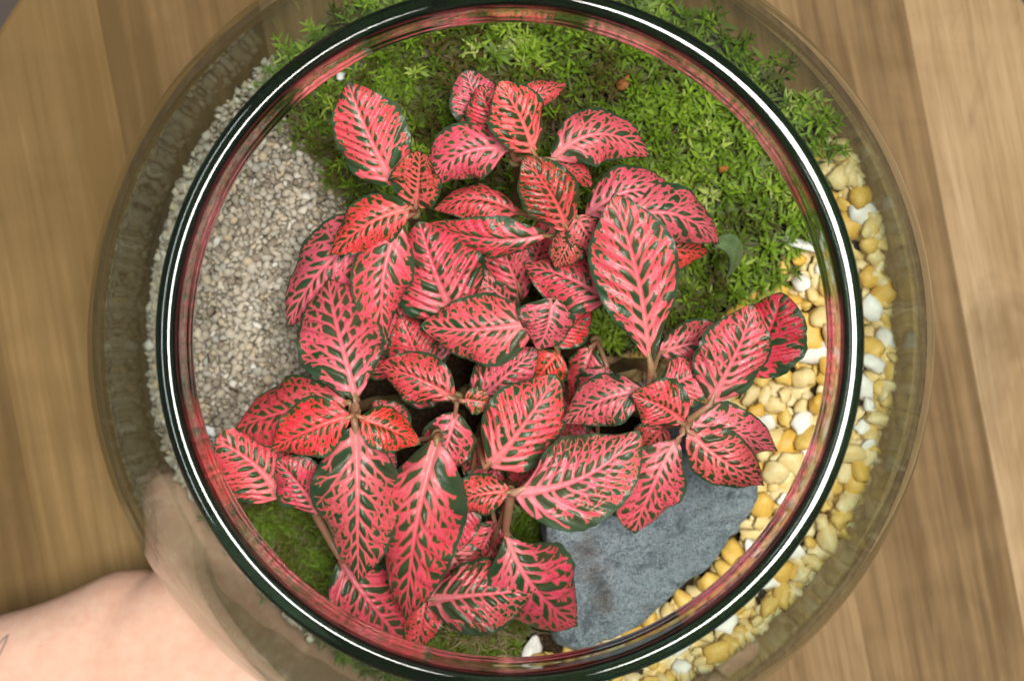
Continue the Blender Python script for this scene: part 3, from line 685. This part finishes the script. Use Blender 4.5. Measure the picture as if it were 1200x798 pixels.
LEAVES = [
 # stem, base x,y, tip x,y, width, z base, z tip, options
 ('A', 463, 216, 409, 101, 77, .140, .146, dict(bend=.03, arch=.06, cup=.15, sh='c')),
 ('A', 487, 242, 492, 179, 53, .142, .156, dict(arch=.05, cup=-.15, sh='c', fresh=1, pale=.1)),
 ('A', 481, 243, 390, 297, 56, .144, .138, dict(bend=-.06, arch=.12, cup=.25, sh='o', fresh=1, pale=.6)),
 ('A', 458, 262, 340, 381, 78, .128, .118, dict(bend=-.10, arch=.10, cup=.25, sh='o')),
 ('A', 472, 258, 453, 398, 62, .141, .134, dict(bend=-.08, arch=.12, cup=.28, sh='o')),
 ('K', 538, 382, 492, 264, 99, .127, .134, dict(bend=.02, arch=.10, cup=.22, sh='c', pale=.7)),
 ('B', 645, 277, 504, 263, 36, .137, .128, dict(bend=.09, arch=.12, roll=-38, cup=.2, sh='n', pale=.8)),
 ('B', 612, 250, 510, 246, 44, .133, .130, dict(bend=-.14, arch=.14, roll=25, cup=.3, sh='o', fresh=1, pale=.1)),
 ('T', 598, 174, 500, 220, 63, .143, .136, dict(bend=-.13, arch=.16, cup=.3, sh='o')),
 ('T', 628, 183, 586, 97, 60, .146, .158, dict(bend=-.03, arch=.10, cup=.2, sh='o', fresh=1)),
 ('T', 580, 152, 548, 84, 56, .134, .140, dict(bend=.05, arch=.08, cup=.15, sh='c')),
 ('T', 590, 166, 562, 102, 50, .139, .147, dict(bend=.03, arch=.08, cup=.2, sh='o', pale=.7)),
 ('T', 604, 128, 663, 99, 30, .128, .124, dict(bend=.03, arch=.12, cup=.3, sh='o', fresh=1, pale=0)),
 ('T', 646, 187, 760, 184, 60, .142, .132, dict(bend=.20, arch=.16, roll=-8, cup=.25, sh='o', pale=.7)),
 ('T', 640, 188, 692, 220, 34, .138, .130, dict(bend=.10, arch=.14, cup=.25, sh='o', fresh=1, pale=.1)),
 ('B', 667, 271, 615, 186, 60, .146, .158, dict(bend=-.03, arch=.08, cup=.18, sh='o', fresh=1, pale=.2, dil=-.001)),
 ('B', 674, 271, 651, 314, 38, .146, .140, dict(arch=.12, cup=.2, sh='c', fresh=1, pale=.1)),
 ('B', 676, 252, 706, 302, 42, .148, .142, dict(bend=-.03, arch=.12, cup=.2, sh='c', fresh=1, pale=.1)),
 ('B', 684, 254, 800, 238, 58, .136, .128, dict(bend=.16, arch=.16, roll=-10, cup=.25, sh='o')),
 ('B', 728, 258, 840, 286, 66, .137, .124, dict(bend=.14, arch=.18, cup=.28, sh='o')),
 ('B', 752, 290, 829, 296, 46, .116, .108, dict(arch=.12, cup=.25, sh='o', fresh=1, pale=0)),
 ('B', 716, 352, 616, 310, 60, .136, .132, dict(bend=-.04, arch=.14, cup=.25, sh='o', pale=.7)),
 ('R', 763, 428, 721, 233, 90, .147, .164, dict(bend=-.02, arch=.06, cup=.12, sh='r', pale=.6)),
 ('K', 629, 378, 499, 381, 74, .139, .133, dict(bend=.05, arch=.12, cup=.22, sh='c', pale=.7)),
 ('K', 650, 349, 630, 409, 60, .144, .138, dict(bend=.05, arch=.12, cup=.22, sh='c', pale=.6)),
 ('M', 612, 352, 578, 262, 48, .106, .114, dict(arch=.06, cup=.1, sh='n')),
 ('M', 608, 362, 556, 322, 46, .104, .108, dict(arch=.06, cup=.1, sh='o')),
 ('C', 478, 432, 462, 344, 50, .106, .114, dict(bend=-.04, arch=.06, cup=.1, sh='o', pale=.6)),
 ('C', 531, 467, 444, 430, 54, .134, .130, dict(bend=-.05, arch=.12, cup=.2, sh='o', fresh=1, pale=.2)),
 ('C', 543, 470, 575, 472, 28, .131, .130, dict(arch=.1, cup=.1, sh='c', fresh=1, pale=.1, dil=-.001)),
 ('C', 553, 476, 628, 410, 56, .115, .121, dict(arch=.08, cup=.15, sh='o')),
 ('G', 570, 548, 648, 443, 84, .129, .135, dict(bend=-.04, arch=.12, cup=.2, sh='c', pale=.6)),
 ('H', 692, 406, 670, 474, 38, .112, .106, dict(arch=.08, cup=.1, sh='o')),
 ('H', 700, 520, 636, 506, 44, .110, .106, dict(arch=.08, cup=.1, sh='o')),
 ('C', 534, 482, 512, 566, 54, .122, .114, dict(arch=.1, cup=.2, sh='o', pale=.6)),
 ('G', 560, 514, 552, 562, 40, .106, .102, dict(arch=.06, cup=.1, sh='o')),
 ('D', 418, 470, 386, 330, 90, .148, .130, dict(bend=.0, arch=.14, cup=.2, sh='b', pale=.6)),
 ('D', 410, 471, 280, 502, 76, .145, .126, dict(bend=-.05, arch=.14, roll=12, cup=.28, sh='b', pale=.9)),
 ('D', 411, 488, 321, 527, 62, .149, .142, dict(bend=-.05, arch=.10, cup=.18, sh='o', fresh=1, pale=.1)),
 ('D', 421, 488, 490, 519, 46, .150, .143, dict(bend=.04, arch=.10, cup=.18, sh='o', fresh=1, pale=.05)),
 ('D', 416, 498, 420, 677, 92, .146, .133, dict(bend=.02, arch=.14, cup=.25, sh='o', pale=.6, dil=0)),
 ('L', 376, 602, 325, 540, 60, .126, .132, dict(bend=-.02, arch=.10, cup=.2, sh='c', pale=.5)),
 ('L', 331, 584, 254, 516, 90, .116, .122, dict(bend=-.08, arch=.08, cup=.2, sh='c', pale=.6)),
 ('E', 512, 514, 476, 720, 88, .144, .121, dict(bend=-.02, arch=.14, cup=.26, sh='o', pale=.8)),
 ('L', 398, 652, 470, 748, 84, .116, .106, dict(bend=.0, arch=.14, cup=.22, sh='b', pale=.6)),
 ('E', 500, 690, 487, 762, 44, .106, .100, dict(arch=.1, cup=.2, sh='o')),
 ('E', 500, 703, 625, 689, 76, .112, .118, dict(bend=.02, arch=.13, cup=.22, sh='c', pale=.3, dil=0)),
 ('F', 602, 578, 745, 507, 92, .142, .146, dict(bend=-.10, arch=.10, cup=.18, sh='o', pale=.5, dil=-.001)),
 ('F', 598, 576, 524, 600, 44, .142, .136, dict(bend=-.10, arch=.12, cup=.2, sh='o', fresh=1, pale=.2)),
 ('F', 592, 622, 675, 730, 96, .124, .098, dict(bend=-.06, arch=.14, roll=0, cup=.28, sh='r', pale=1.2)),
 ('R', 757, 456, 662, 494, 54, .146, .138, dict(bend=-.08, arch=.12, cup=.2, sh='o', pale=.8)),
 ('S', 801, 497, 741, 466, 54, .147, .152, dict(bend=-.08, arch=.08, cup=.15, sh='o', fresh=1, pale=.05)),
 ('S', 773, 456, 829, 428, 54, .140, .142, dict(bend=-.03, arch=.10, cup=.15, sh='c', pale=.2)),
 ('S', 832, 474, 880, 360, 76, .143, .154, dict(bend=-.03, arch=.08, cup=.18, sh='o', pale=.6)),
 ('S', 868, 432, 913, 345, 68, .134, .140, dict(bend=-.06, arch=.08, cup=.15, sh='c')),
 ('R', 772, 414, 866, 392, 44, .132, .128, dict(bend=.03, arch=.1, cup=.2, sh='o', pale=.5)),
 ('S', 806, 505, 893, 567, 58, .143, .136, dict(bend=-.04, arch=.1, cup=.2, sh='o', fresh=1, pale=.5)),
 ('S', 804, 497, 908, 528, 50, .138, .126, dict(bend=.05, arch=.14, roll=14, cup=.25, sh='o', pale=.7)),
 ('S', 796, 514, 746, 622, 74, .142, .128, dict(bend=-.05, arch=.12, cup=.22, sh='b', pale=1.0)),
 ('F', 776, 536, 720, 602, 50, .118, .112, dict(bend=.05, arch=.1, cup=.2, sh='o', fresh=1, pale=0)),
 ('G', 548, 575, 530, 648, 40, .102, .098, dict(arch=.06, cup=.1, sh='o')),
 ('G', 580, 612, 556, 664, 44, .100, .094, dict(arch=.06, cup=.1, sh='o')),
 ('D', 424, 512, 462, 556, 36, .126, .122, dict(arch=.06, cup=.1, sh='o')),
 ('C', 516, 430, 500, 360, 44, .100, .104, dict(arch=.06, cup=.1, sh='o')),
 ('C', 470, 470, 520, 440, 44, .096, .100, dict(arch=.06, cup=.1, sh='o')),
 ('C', 500, 440, 470, 372, 54, .112, .116, dict(arch=.08, cup=.15, sh='o')),
 ('M', 575, 330, 548, 262, 50, .104, .110, dict(arch=.08, cup=.15, sh='o', pale=.6)),
 ('M', 620, 330, 640, 258, 46, .102, .106, dict(arch=.08, cup=.15, sh='o')),
 ('K', 640, 400, 690, 362, 50, .108, .112, dict(arch=.08, cup=.15, sh='o')),
 ('K', 655, 412, 622, 452, 48, .112, .108, dict(arch=.08, cup=.15, sh='o', fresh=1, pale=.1)),
 ('H', 712, 430, 682, 492, 50, .116, .110, dict(arch=.08, cup=.15, sh='o')),
 ('G', 545, 500, 505, 548, 50, .112, .108, dict(arch=.08, cup=.15, sh='o')),
 ('G', 585, 545, 560, 600, 50, .104, .100, dict(arch=.08, cup=.15, sh='o')),
 ('G', 600, 520, 640, 572, 54, .110, .106, dict(arch=.08, cup=.15, sh='o')),
 ('E', 470, 520, 440, 470, 50, .112, .114, dict(arch=.08, cup=.15, sh='o')),
 ('C', 470, 440, 430, 400, 50, .104, .108, dict(arch=.08, cup=.15, sh='o')),
 ('F', 700, 560, 660, 540, 44, .112, .108, dict(arch=.08, cup=.15, sh='o')),
 ('S', 780, 500, 742, 540, 44, .120, .114, dict(arch=.08, cup=.15, sh='o', fresh=1, pale=0)),
 ('E', 520, 640, 560, 690, 50, .098, .094, dict(arch=.08, cup=.15, sh='o')),
 ('F', 576, 640, 612, 690, 44, .100, .094, dict(arch=.08, cup=.15, sh='o')),
 ('K', 660, 450, 690, 500, 44, .098, .094, dict(arch=.06, cup=.1, sh='o')),
]
for (st, bx, by, tx, ty, w, z0, z1, kw) in LEAVES:
    nd = NODES[st][0]
    q = W(*nd); dd = math.hypot(nd[0]-bx, nd[1]-by)
    if dd > 75:                                       # far from its node: hangs on a stalk that comes from below
        nd = (bx+(nd[0]-bx)*.45, by+(nd[1]-by)*.45, min(z0, nd[2])-.012)
    leaf(STEMS[st], nd, bx, by, tx, ty, w, z0, z1, **kw)
for o in list(STEMS.values()):
    o.matrix_parent_inverse = Matrix.Translation(-PO)
# one leaf that hangs rolled up, its pale green underside out
o = leaf(STEMS['B'], (838, 284, .123), 838, 286, 850, 326, 20, .122, .106, bend=.16, arch=.1, cup=.9, sh='n')
o.data.materials.clear(); o.data.materials.append(mat_simple('leaf_underside', [(.3, (.10, .17, .06)), (.6, (.17, .25, .10)), (.75, (.26, .33, .18))], 300, .6))
o['label'] = 'rolled pale green leaf with its underside out'

# ------------------------------------------------------------------ the arm that steadies the bowl
def blob(path, radii, seg=20, sub=6):
    """tapered round limb through points, closed at both ends"""
    pts = catmull(path, sub); rr = [float(np.interp(i/(len(pts)-1)*(len(path)-1), range(len(path)), radii)) for i in range(len(pts))]
    V = []; Q = []; ref = Vector((0, 0, 1)); n = len(pts)
    tangs = [(pts[min(i+1, n-1)]-pts[max(i-1, 0)]).normalized() for i in range(n)]
    rings = [(pts[0]-tangs[0]*rr[0]*.85, rr[0]*.3, tangs[0]), (pts[0]-tangs[0]*rr[0]*.5, rr[0]*.8, tangs[0])]
    rings += [(pts[i], rr[i], tangs[i]) for i in range(n)]
    rings += [(pts[-1]+tangs[-1]*rr[-1]*.5, rr[-1]*.82, tangs[-1]), (pts[-1]+tangs[-1]*rr[-1]*.88, rr[-1]*.35, tangs[-1])]
    for (p, r, t) in rings:
        a = t.cross(ref); a = a.normalized() if a.length > 1e-4 else Vector((1, 0, 0)); b = t.cross(a)
        for k in range(seg):
            an = 2*math.pi*k/seg; V.append(p+(a*math.cos(an)+b*math.sin(an))*r)
    for i in range(len(rings)-1):
        for k in range(seg): Q.append((i*seg+k, i*seg+(k+1) % seg, (i+1)*seg+(k+1) % seg, (i+1)*seg+k))
    Q.append(tuple(range(seg))[::-1]); Q.append(tuple((len(rings)-1)*seg+k for k in range(seg)))
    return V, Q
def polar(r, deg, z): return Vector((r*math.cos(math.radians(deg)), r*math.sin(math.radians(deg)), z))
def wall_o(z):
    zs = [p.y for p in outer[::-1]]; rs = [p.x for p in outer[::-1]]; return float(np.interp(z, zs, rs))
def on(deg, z, r): return polar(wall_o(z)+r*.82, deg, z)
AV = []; AQ = []
def addb(path, radii):
    v, q = blob(path, radii); off = len(AV); AV.extend(v); AQ.extend([tuple(i+off for i in f) for f in q])
wrist = Vector((-.148, -.121, .047)); elbow = Vector((-.42, -.205, .085))
# forearm, flattened at the wrist by laying two limbs side by side
ax = (wrist-elbow).normalized(); side = ax.cross(Vector((0, 0, 1))).normalized()
for sg in (-1, 1):
    addb([elbow+side*sg*.014, elbow.lerp(wrist, .35)+side*sg*.015, elbow.lerp(wrist, .75)+side*sg*.0125, wrist+side*sg*.0125, wrist+ax*.03+side*sg*.016], [.040, .038, .026, .0225, .022])
addb([elbow, elbow.lerp(wrist, .5), wrist, wrist+ax*.02], [.042, .036, .024, .022])
# palm against the bowl wall
for dg, z, r in ((221, .052, .019), (228, .048, .019), (236, .046, .018), (244, .046, .017)):
    addb([wrist+ax*.005+Vector((0, 0, 0)), wrist.lerp(on(dg, z, r), .55), on(dg, z, r)], [.020, .0205, r])
# thumb up along the wall, fingers round the other way
addb([on(226, .046, .016)+Vector((-.004, -.004, 0)), on(219, .045, .013), on(213, .045, .0115), on(208, .046, .0105), on(204.5, .047, .0092)], [.018, .0150, .0122, .0112, .0095])
for j, (z, d1, rr) in enumerate(((.066, 300, .0088), (.050, 307, .0092), (.034, 303, .0088), (.0195, 291, .0076))):
    d0 = 240-j*1.0; n = 6; path = []; rad = []
    for i in range(n):
        dg = d0+(d1-d0)*i/(n-1); rk = rr*(1.25-.42*i/(n-1)); zz = .046+(z-.046)*min(1, i/(n-1)*2.2)
        path.append(on(dg, zz, rk)); rad.append(rk)
    addb(path, rad)
me = mesh('person', AV, AQ)
t = NT('skin'); c = t.coord(); n1s = t.noise(c, 30, 3, .5); n2s = t.noise(c, 260, 4, .6)
col = t.ramp(n1s, [(.3, (.56, .315, .225)), (.5, (.61, .38, .275)), (.7, (.64, .43, .32))])
col = t.mix(t.math('MULTIPLY', t.ramp(n2s, [(.42, (0,)*3), (.7, (.7,)*3)]), .5), col, (.54, .25, .18))
# small outline tattoo of a leaf on the forearm
sep = t.add('ShaderNodeSeparateXYZ'); t.l(c, sep.inputs[0])
def arc(cx, cy, r, lo, hi, wd):
    dx = t.math('SUBTRACT', sep.outputs[0], cx); dy = t.math('SUBTRACT', sep.outputs[1], cy)
    d = t.math('SQRT', t.math('ADD', t.math('MULTIPLY', dx, dx), t.math('MULTIPLY', dy, dy)))
    m = t.math('LESS_THAN', t.math('ABSOLUTE', t.math('SUBTRACT', d, r)), wd)
    ok = t.math('MULTIPLY', t.math('GREATER_THAN', sep.outputs[1], lo), t.math('LESS_THAN', sep.outputs[1], hi))
    ok = t.math('MULTIPLY', ok, t.math('GREATER_THAN', sep.outputs[2], .03))
    return t.math('MULTIPLY', m, ok)
TP = W(13, 741, .060)                                        # the tip of the drawn leaf
a1 = arc(TP.x-.030, TP.y+.0045, .03034, TP.y-.020, TP.y, .00034)
a2 = arc(TP.x+.021, TP.y-.021, .0297, TP.y-.020, TP.y, .00034)
a2 = t.math('MULTIPLY', a2, t.math('LESS_THAN', sep.outputs[0], TP.x+.0004))
col = t.mix(t.math('MULTIPLY', t.math('MAXIMUM', a1, a2), .62), col, (.10, .10, .12))
t.bump(t.math('ADD', n2s, t.math('MULTIPLY', t.noise(c, 1500, 2, .5), .5)), .3, .0006)
M_SKIN = t.set(Base_Color=col, Roughness=.6, Subsurface_Weight=.12, Subsurface_Scale=.004, Subsurface_Radius=(1.0, .4, .25), Specular_IOR_Level=.2)
arm = link('person', me, mat=M_SKIN)
rm = arm.modifiers.new('skin', 'REMESH'); rm.mode = 'VOXEL'; rm.voxel_size = .0022; rm.use_smooth_shade = True
sm_ = arm.modifiers.new('soften', 'SMOOTH'); sm_.factor = .5; sm_.iterations = 7
tag(arm, 'bare pale forearm with small leaf tattoo and hand steadying the glass bowl', 'person')

# ------------------------------------------------------------------ small litter
def chip(name, px, py, h, size, col, label, cat, seed, flat=.5, sub=2, lump=.7):
    v, f = ico(sub, seed, lump, flat); p = gpt(px, py)
    me = np_mesh(name, v, f); m = mat_simple(name, [(.3, tuple(c*.7 for c in col)), (.6, col)], 3, .7)
    o = link(name, me, mat=m); o.location = (p.x, p.y, p.z+h); o.scale = size; o.rotation_euler = (.2*seed, .3, seed*1.3); tag(o, label, cat); return o
chip('bark_crumb', 727, 108, .0075, (.0026, .0018, .0018), (.30, .10, .02), 'rusty orange crumb of bark on the moss behind the plant', 'bark', 3)
chip('bark_crumb', 842, 204, .0085, (.0017, .0014, .0014), (.34, .12, .02), 'small orange crumb of bark on the moss near the green wall rim', 'bark', 5)
chip('bark_crumb', 638, 90, .0075, (.0015, .0013, .0013), (.48, .20, .03), 'tiny round orange crumb on the moss beside the topmost leaf', 'bark', 6)
chip('dead_leaf', 780, 168, .009, (.0052, .0022, .0010), (.10, .06, .05), 'shrivelled brown dead leaf lying on the moss', 'leaf', 8, .5)
chip('perlite_grain', 404, 97, .0085, (.0015, .0015, .0014), (.75, .75, .70), 'white round perlite grain on the moss above the gravel', 'grain', 2)
chip('white_stone', 243, 507, .0012, (.0024, .0020, .0020), (.8, .8, .78), 'single bright white stone at the edge of the grey gravel', 'stone', 4)
chip('white_stone', 938, 288, .0045, (.0075, .0040, .0036), (.80, .80, .74), 'angular white stone where the moss meets the pebbles', 'stone', 7)
chip('white_stone', 622, 770, .0040, (.0085, .0032, .0026), (.82, .80, .74), 'long flat white stone between the leaf tips and the rim', 'stone', 1, .6, 2, .3)

# dry fibres at the foot of the plant
r7 = np.random.default_rng(21); VV = []; QQ = []
for k in range(130):
    g = gpt(r7.normal(570, 22), r7.normal(742, 12)); an = r7.uniform(0, 6.3); L = r7.uniform(.003, .009); wd = r7.uniform(.00010, .0002); cv = r7.normal(0, 1.2)
    q = np.array(g)+np.array((0, 0, r7.uniform(.002, .0055))); b0 = len(VV)
    for i in range(6):
        d = np.array((math.cos(an), math.sin(an), .0)); s_ = np.array((-math.sin(an), math.cos(an), 0))
        VV += [q-s_*wd, q+s_*wd, q+np.array((0, 0, wd*1.6))]; q = q+d*L/5+np.array((0, 0, r7.normal(0, .0004))); an += cv*.2
    for i in range(5):
        for (u, w_) in ((0, 1), (1, 2), (2, 0)): QQ.append((b0+i*3+u, b0+i*3+w_, b0+i*3+3+w_, b0+i*3+3+u))
fo = link('dry_fibre', np_mesh('dry_fibre', np.array(VV), np.array(QQ)), mat=mat_simple('dry_fibre', [(.3, (.16, .10, .05)), (.6, (.36, .26, .14)), (.8, (.50, .40, .24))], 200, .8))
tag(fo, 'tangle of dry brown fibres at the foot of the drooping leaves', 'fibre', kind='stuff')
